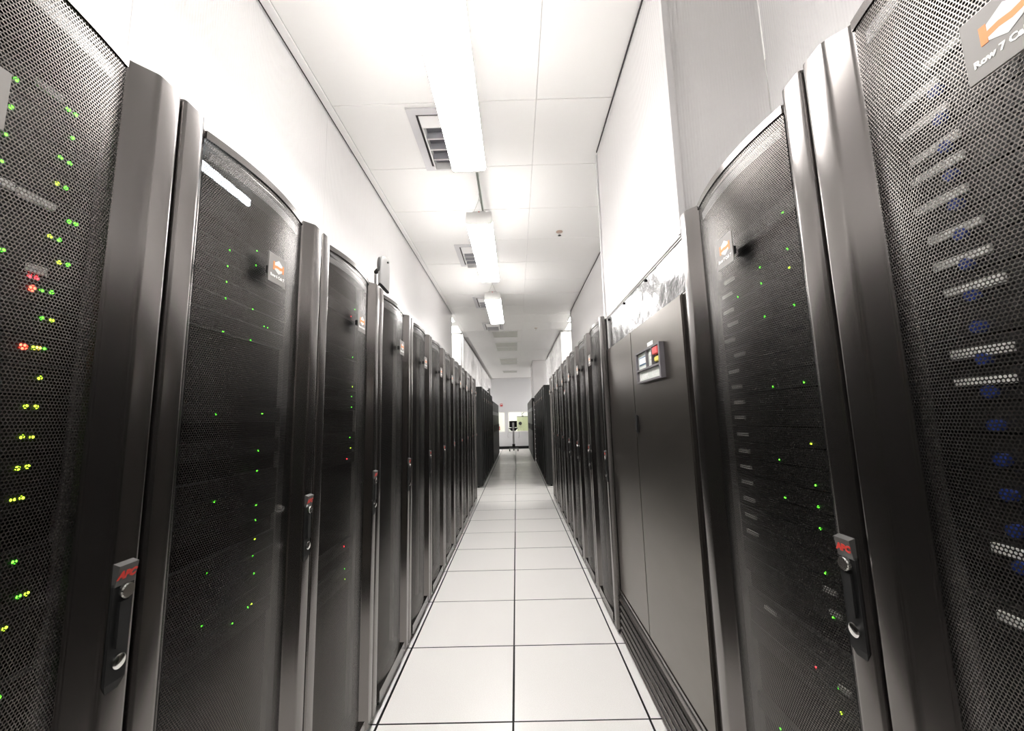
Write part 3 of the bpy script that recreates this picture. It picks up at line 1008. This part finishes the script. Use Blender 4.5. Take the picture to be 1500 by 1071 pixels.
def lamp(x, y0, length, z, label, lm, group, dress=True):
    r = thing('fluorescent_light', (x, y0, z), 0, label, 'light', group)
    h, d, e = lamp_mesh(length)
    link('housing', h, r)
    d.build('diffuser', lm, r)['label'] = 'glowing white diffuser'
    link('end_cap', e, r)
    link('end_cap', e, r, (0, length - 0.0115, 0))
    for yb in (0.035, length - 0.035):
        b = MB().box((-0.045, yb - 0.02, 0.0885), (0.045, yb + 0.02, 0.104)).build('bracket', housing_m, r)
        if dress:
            wr = MB()
            wr.tube([(-0.040, yb, 0.104), (0, yb, 0.205)], 0.0012, 5).tube([(0.040, yb, 0.104), (0, yb, 0.205)], 0.0012, 5)
            wr.build('hanger_wire', wire_m, b)
            top = CEIL - 0.010 - z
            ch = MB()
            zz = 0.205
            k = 0
            while zz < top:
                e1 = min(zz + 0.014, top)
                ch.tube([(0.002 * (k % 2), yb, zz), (0.002 * (k % 2), yb + 0.001, e1)], 0.0016, 5)
                zz += 0.016
                k += 1
            ch.build('chain', wire_m, b)
    ind = MB().tube([(0.0, 0.0148, 0.096), (0.0, 0.0115, 0.096)], 0.005, 8).build('indicator', red_m, r)
    return r


FZ = 2.69
GL = 'fluorescent fittings down the aisle'
lamp(FX, -0.92, 1.20, FZ, 'added unseen fluorescent fitting behind the camera, carrying on the aisle line', lamp_m, GL)  # unseen fitting added for lighting, continues the row
lamp(FX, 0.88, 1.20, FZ, 'large glowing white fluorescent fitting cut by the top picture edge', lamp_m, GL)
lamp(FX, 2.68, 1.22, FZ, 'middle hanging fluorescent fitting, joined to the large one by a conduit', lamp_m, GL)
lamp(FX - 0.012, 4.50, 1.20, FZ, 'farthest hanging fluorescent fitting with red dot on its bracket', lamp_m, GL)
cd = MB().tube([(-0.150, 2.035, 2.800), (-0.150, 2.06, 2.800), (-0.150, 2.70, 2.800), (-0.150, 2.725, 2.800)], 0.0075, 10)
tag(cd.build('conduit', conduit_m), 'thin grey green conduit running between the two nearest fluorescent fittings', 'conduit')
GS = 'added fluorescent fittings in the neighbouring aisles'  # lamps added to glow through the screens and light the far end
for sx in (-1, 1):
    for i, y in enumerate((0.6, 3.0, 5.3, 9.0, 11.6, 14.2, 16.6)):
        lamp(sx * 1.92, y, 1.20, FZ, 'added fluorescent fitting hidden behind the white screens of the %s neighbouring aisle, %s along' % ('left' if sx < 0 else 'right', ORD[i]),
             lamp_side_m, GS)


# square ceiling lights over the cross aisle
def square_light(x0, x1, y0, y1, label, lm, name='ceiling_light', cat='light', group=None):
    r = thing(name, ((x0 + x1) / 2, (y0 + y1) / 2, CEIL - 0.0105), 0, label, cat, group)
    a, b = (x1 - x0) / 2, (y1 - y0) / 2
    f = MB()
    t = 0.014
    f.box((-a, -b, -0.010), (-a + t, b, 0)).box((a - t, -b, -0.010), (a, b, 0)).box((-a + t, -b, -0.010), (a - t, -b + t, 0)).box((-a + t, b - t, -0.010), (a - t, b, 0))
    f.build('frame', housing_m, r)
    MB().box((-a + t + 0.0005, -b + t + 0.0005, -0.006), (a - t - 0.0005, b - t - 0.0005, -0.001)).build('diffuser', lm, r)
    return r


square_light(-1.64, -1.05, 6.80, 7.40, 'glowing square ceiling light in the cross aisle opening on the left', lamp_ceil_m)
square_light(1.08, 1.67, 7.02, 7.62, 'glowing square ceiling light in the cross aisle hidden on the right', lamp_ceil_m)
square_light(-1.64, -1.05, 7.75, 8.35, 'glowing square ceiling light in the cross aisle beside the far left screen', lamp_ceil_m)
square_light(1.12, 1.71, 7.75, 8.35, 'glowing square ceiling light in the cross aisle beside the far right screen', lamp_ceil_m)
for i, (a, b) in enumerate(((8.35, 8.98), (9.60, 10.20), (10.22, 10.80), (12.2, 12.8), (12.9, 13.5), (15.4, 16.0))):
    square_light(-0.425, 0.135, a, b, '%s unlit grey square panel in the far ceiling' % ORD[i], off_panel, 'ceiling_light', 'light', 'unlit square ceiling lights')
for i, y in enumerate((19.5, 21.0)):
    square_light(-1.2, 1.2, y, y + 0.6, 'office ceiling light beyond the window, %s row' % ORD[i], lamp_office_m).location.z = 2.688

# ------------------------------------------------------------------ ceiling vents
def vent(y0, label, size=0.60, x0=-0.565, wid=0.40, drop=0.062, rows=4):
    r = thing('ceiling_vent', (x0 + wid / 2, y0 + size / 2, CEIL - 0.0105), 0, label, 'vent', 'air diffusers beside the lights')
    a = size / 2
    c = wid / 2
    t = 0.050
    f = MB()
    f.box((-c, -a, -0.008), (-c + t, a, 0)).box((c - t, -a, -0.008), (c, a, 0)).box((-c + t, -a, -0.008), (c - t, -a + t, 0)).box((-c + t, a - t, -0.008), (c - t, a, 0))
    fo = f.build('frame', mat('vent_frame_grey', (0.66, 0.65, 0.66), 0.45) if 'vent_frame_grey' not in bpy.data.materials else bpy.data.materials['vent_frame_grey'], r)
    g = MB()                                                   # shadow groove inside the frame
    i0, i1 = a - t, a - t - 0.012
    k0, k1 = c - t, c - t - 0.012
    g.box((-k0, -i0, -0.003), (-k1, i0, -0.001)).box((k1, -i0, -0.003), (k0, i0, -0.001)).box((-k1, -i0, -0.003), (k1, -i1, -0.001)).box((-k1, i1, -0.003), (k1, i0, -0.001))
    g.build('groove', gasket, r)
    o, n = i1 - 0.002, i1 - 0.026
    ox, nx = k1 - 0.002, k1 - 0.022                                # sloping rim hanging below the ceiling
    m = MB()
    vo = [(-ox, -o, -0.003), (ox, -o, -0.003), (ox, o, -0.003), (-ox, o, -0.003)]
    vn = [(-nx, -n, -drop), (nx, -n, -drop), (nx, n, -drop), (-nx, n, -drop)]
    vi = [(-nx + 0.006, -n + 0.006, -drop), (nx - 0.006, -n + 0.006, -drop), (nx - 0.006, n - 0.006, -drop), (-nx + 0.006, n - 0.006, -drop)]
    vu = [(x, y, -0.004) for x, y, z in vi]
    m.add(vo + vn + vi + vu, [(i, (i + 1) % 4, 4 + (i + 1) % 4, 4 + i) for i in range(4)] + [(4 + i, 4 + (i + 1) % 4, 8 + (i + 1) % 4, 8 + i) for i in range(4)]
          + [(8 + i, 8 + (i + 1) % 4, 12 + (i + 1) % 4, 12 + i) for i in range(4)])
    m.build('rim', white, r)
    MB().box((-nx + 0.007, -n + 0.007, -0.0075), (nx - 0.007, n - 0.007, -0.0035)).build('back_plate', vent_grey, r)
    q = n - 0.007
    qx = nx - 0.007
    sm = MB().box((-qx, -0.0025, -drop + 0.007), (qx, 0.0025, -0.012)).box((-qx, -0.0035, -drop + 0.001), (qx, 0.0035, -drop + 0.007), 1).mesh('slat', [slat_m, white])
    for k in range(1, rows):
        link('slat', sm, r, (0, -q + 2 * q * k / rows, 0))
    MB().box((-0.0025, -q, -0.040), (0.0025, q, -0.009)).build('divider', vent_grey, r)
    return r


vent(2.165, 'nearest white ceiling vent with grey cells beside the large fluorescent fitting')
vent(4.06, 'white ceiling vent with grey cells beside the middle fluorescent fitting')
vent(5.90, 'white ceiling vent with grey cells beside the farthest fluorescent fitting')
vent(7.58, 'farthest white ceiling vent, seen edge on past the last fluorescent fitting')

# sprinkler heads
for (x, y, lab) in ((0.530, 3.828, 'nearer brass sprinkler head under the ceiling right of the lights'), (0.503, 8.144, 'farther small sprinkler head under the ceiling past the cross aisle')):
    r = thing('sprinkler_head', (x, y, CEIL - 0.0105), 0, lab, 'sprinkler', 'sprinkler heads')
    MB().tube([(0, 0, 0), (0, 0, -0.006), (0, 0, -0.012)], [0.034, 0.032, 0.014], 14).build('escutcheon', mat('brass_ring', (0.55, 0.42, 0.35), 0.3, 0.7), r)
    MB().tube([(0, 0, -0.012), (0, 0, -0.030)], 0.008, 8).build('nozzle', chrome, r)
    MB().tube([(0, 0, -0.038), (0, 0, -0.041)], 0.017, 12).build('deflector', chrome, r)
    ym = MB()
    for s in (-1, 1):
        ym.tube([(s * 0.010, 0, -0.028), (s * 0.012, 0, -0.038)], 0.0022, 6)
    ym.build('yoke', chrome, r)


# ------------------------------------------------------------------ box camera on top of the left row
def box_camera(x, y, z, sc, label):
    r = thing('surveillance_camera', (x, y, z), math.radians(-38), label, 'camera')
    r.scale = (sc, sc, sc)
    MB().box((-0.100, -0.020, 0.0), (-0.065, 0.020, 0.006)).tube([(-0.082, 0.0, 0.006), (-0.082, 0.0, 0.150)], 0.0065, 10).build('bracket', cam_white, r)
    MB().tube([(-0.082, 0.0, 0.1505), (-0.060, 0.0, 0.156), (-0.036, 0.0, 0.146), (-0.0165, 0.0, 0.142)], [0.011, 0.014, 0.011, 0.014], 10).build('ball_joint', black_dull, r)
    # pod: superellipse sections up the height, cut slanting at the foot
    secs = [(0.062, 0.015, 0.030), (0.070, 0.016, 0.031), (0.10, 0.0165, 0.032), (0.15, 0.0165, 0.032), (0.195, 0.0160, 0.031), (0.212, 0.0135, 0.026), (0.220, 0.008, 0.016)]
    n = 20
    pod = MB()
    v, f = [], []
    for i, (zz, ax, ay) in enumerate(secs):
        for k in range(n):
            t = 2 * PI * k / n
            cxx = math.copysign(abs(math.cos(t)) ** 0.55, math.cos(t)) * ax
            cyy = math.copysign(abs(math.sin(t)) ** 0.55, math.sin(t)) * ay
            zq = zz - (0.75 * (cyy + ay) if i == 0 else (0.62 * (cyy + ay) if i == 1 else 0))
            v.append((cxx, cyy, zq))
    for i in range(len(secs) - 1):
        for k in range(n):
            f.append((i * n + k, i * n + (k + 1) % n, (i + 1) * n + (k + 1) % n, (i + 1) * n + k))
    f.append(tuple((len(secs) - 1) * n + k for k in range(n)))
    pod.add(v, f)
    pod.build('shell', cam_white, r, smooth=True, angle=60)
    MB().add(v[:n], [tuple(range(n - 1, -1, -1))]).build('foot', cam_dark, r)
    # round dark speaker grille on the side towards the viewer
    gr = MB()
    rings = [(0.0, -0.0385), (0.008, -0.038), (0.0125, -0.037), (0.0145, -0.0325)]
    gv, gf = [(0, rings[0][1], 0.168)], []
    for rr, yy2 in rings[1:]:
        for k in range(16):
            t = 2 * PI * k / 16
            gv.append((rr * math.cos(t), yy2, 0.168 + 2.9 * rr * math.sin(t)))
    for k in range(16):
        gf.append((0, 1 + (k + 1) % 16, 1 + k))
    for q in range(2):
        for k in range(16):
            gf.append((1 + q * 16 + k, 1 + q * 16 + (k + 1) % 16, 1 + (q + 1) * 16 + (k + 1) % 16, 1 + (q + 1) * 16 + k))
    gr.add(gv, [tuple(reversed(t)) for t in gf])
    gr.build('grille', mat('grille_%d' % int(sc * 100), (0.06, 0.06, 0.06), 0.5, grain=0.8, gscale=400), r, smooth=True)
    MB().tube([(0.0166, 0.012, 0.185), (0.0195, 0.012, 0.185)], [0.006, 0.005], 10).build('lens', black_dull, r)
    MB().tube([(-0.075, 0.002, 0.020), (-0.060, 0.002, 0.060), (-0.035, 0.0, 0.095), (-0.017, 0.0, 0.110)], 0.0035, 7).build('cable', black_dull, r)
    return r


box_camera(-0.640, 2.07, 1.991, 0.98, 'grey box camera on a bracket on top of the left row')
box_camera(-0.70, 11.5, 1.991, 1.0, 'tiny second box camera on top of the far left cabinets')

# ------------------------------------------------------------------ power cabinets closing the far rows
def power_cabinet(xf, y0, y1, h, side, label, ndoor):
    yc, hw = (y0 + y1) / 2, (y1 - y0) / 2
    r = thing('power_cabinet', (xf, yc, 0), PI / 2 if side < 0 else -PI / 2, label, 'cabinet')
    MB().box((-hw, 0.03, 0), (hw, 0.95, h)).build('cabinet', black_cab, r)
    MB().box((-hw, 0.0, h - 0.40), (hw, 0.029, h - 0.30)).build('grille_band', mat('band_grey_%d' % ndoor, (0.10, 0.10, 0.10), 0.4), r)['label'] = 'grey band'
    MB().box((-hw, 0.004, h - 0.298), (hw, 0.029, h)).build('header', black_cab, r)
    dw = 2 * hw / ndoor
    dm = bevel(MB().box((0.004, 0.002, 0.06), (dw - 0.004, 0.029, h - 0.402)).mesh('door', black_cab), 0.003, 1)
    hm = MB().box((dw - 0.07, -0.012, 0.95), (dw - 0.045, 0.0018, 1.15)).mesh('handle', black_dull)
    for k in range(ndoor):
        d = link('door', dm, r, (-hw + k * dw, 0, 0))
        link('handle', hm, d)
    return r


power_cabinet(-0.625, 11.75, 15.7, 1.86, -1, 'long black power cabinet with grey band ending the far left row', 5)
power_cabinet(0.55, 12.85, 17.7, 1.97, 1, 'long black power cabinet with grey band ending the far right row', 6)
tr = thing('cable_tray', (0.66, 12.69, 0), 0, 'narrow white upright cable tray in gap before the far right power cabinet', 'cable tray')
MB().box((-0.055, 0.0, 0.0), (-0.045, 0.05, 1.85)).box((0.045, 0.0, 0.0), (0.055, 0.05, 1.85)).build('rail', white, tr)
rg = MB().box((-0.045, 0.005, 0), (0.045, 0.03, 0.03)).mesh('rung', white)
for k in range(12):
    link('rung', rg, tr, (0, 0, 0.08 + 0.15 * k))

# ------------------------------------------------------------------ far end: cart, monitor, alarms, office things
ct = thing('monitor_cart', (-0.085, 16.95, 0), 0, 'grey column cart on black castors in front of the far window', 'cart')
MB().box((-0.19, -0.03, 0.09), (0.19, 0.03, 0.14)).box((-0.03, -0.03, 0.09), (0.03, 0.35, 0.14)).build('base', cart_m, ct)
for i, (x, y) in enumerate(((-0.17, 0), (0.17, 0), (0, 0.33))):
    cs = MB()
    cs.tube([(x - 0.022, y, 0.042), (x + 0.022, y, 0.042)], 0.042, 14)
    cs.box((x - 0.012, y - 0.012, 0.07), (x + 0.012, y + 0.012, 0.092))
    cs.build('castor', black_dull, ct)
cc = MB().box((-0.040, -0.02, 0.1405), (0.040, 0.05, 1.18))
cc.build('column', mat('column_grey', (0.42, 0.42, 0.42), 0.4), ct)['label'] = 'pale grey column'
MB().box((-0.06, -0.05, 0.1405), (0.06, -0.0205, 0.30)).build('pedal_box', black_dull, ct)
MB().add([(-0.20, 0.05, 0.955), (0.20, 0.05, 0.955), (0.20, 0.33, 0.955), (-0.20, 0.33, 0.955), (-0.08, 0.052, 0.83), (0.08, 0.052, 0.83), (0.08, 0.25, 0.83), (-0.08, 0.25, 0.83)],
         [(0, 1, 2, 3), (4, 7, 6, 5), (0, 4, 5, 1), (1, 5, 6, 2), (2, 6, 7, 3), (3, 7, 4, 0)]).build('tray', black_dull, ct)
for i, (sx, l) in enumerate(((-1, 0.40), (-0.8, 0.25), (1, 0.42), (1.25, 0.30))):
    pts = []
    for k in range(9):
        t = k / 8
        pts.append((sx * (0.19 + 0.05 * math.sin(PI * t)), 0.06 - 0.03 * t, 0.965 - l * math.sin(PI * t * 0.6)))
    MB().tube(pts, 0.006, 6).build('cable', white if i % 2 else wire_m, ct)
mo = thing('monitor', (-0.09, 17.06, 0.957), 0, 'black flat monitor seen from behind on the cart', 'monitor')
bevel_m = bevel(MB().box((-0.16, -0.02, 0.02), (0.16, 0.02, 0.285)).mesh('screen_case', black_dull), 0.006, 2)
link('screen_case', bevel_m, mo)
MB().box((-0.05, -0.045, 0.08), (0.05, -0.0205, 0.20)).build('mount', black, mo)
MB().box((-0.06, -0.03, 0.0), (0.06, 0.07, 0.0195)).build('stand', black_dull, mo)
fa = thing('fire_alarm', (-0.615, Y_FAR - 0.001, 1.97), 0, 'red fire alarm sounder with white strip high on the far wall', 'alarm')
link('housing', bevel(MB().box((-0.06, -0.05, -0.06), (0.06, 0.0, 0.06)).mesh('housing', alarm_red), 0.006, 2), fa)
MB().box((-0.045, -0.058, 0.005), (0.045, -0.0505, 0.030)).build('strobe', white, fa)['label'] = 'white strobe strip'
fp = thing('fire_call_point', (-0.75, Y_FAR - 0.001, 0.92), 0, 'red fire call point low on the far wall beside left cabinets', 'alarm')
link('housing', bevel(MB().box((-0.05, -0.05, -0.08), (0.05, 0.0, 0.08)).mesh('housing', alarm_red), 0.006, 2), fp)
MB().box((-0.03, -0.056, -0.03), (0.03, -0.0505, 0.02)).build('push_plate', white, fp)
# office screen seen through the right-hand window
op = thing('office_partition', (0.58, 20.2, 0), 0, 'pale green office partition with dark round device behind the far window', 'partition')
MB().box((-0.50, 0, 0.05), (0.95, 0.05, 1.42)).build('panel', green_m, op)['label'] = 'pale green panel'
MB().box((-0.50, -0.005, 1.4205), (0.95, 0.055, 1.45)).build('top_rail', mat('rail_dark', (0.12, 0.13, 0.12), 0.5), op)['label'] = 'dark rail'
MB().box((-0.45, -0.1, 0), (-0.40, 0.15, 0.0495)).box((0.85, -0.1, 0), (0.90, 0.15, 0.0495)).build('foot', black_dull, op)
MB().tube([(-0.34, -0.0005, 1.10), (-0.34, -0.03, 1.10)], 0.085, 14).build('dial', black_dull, op)['label'] = 'dark round device'
dl = thing('desk_lamp', (0.36, 20.225, 1.4505), 0, 'thin dark lamp arm standing on the green office partition', 'lamp')
MB().tube([(0, 0, 0), (0, 0, 0.02)], 0.05, 12).build('base', black_dull, dl)
MB().tube([(0, 0, 0.02), (-0.02, 0, 0.10), (0.10, 0, 0.22)], 0.012, 8).tube([(-0.02, 0, 0.10), (-0.07, 0, 0.24)], 0.008, 8).build('arm', black_dull, dl)
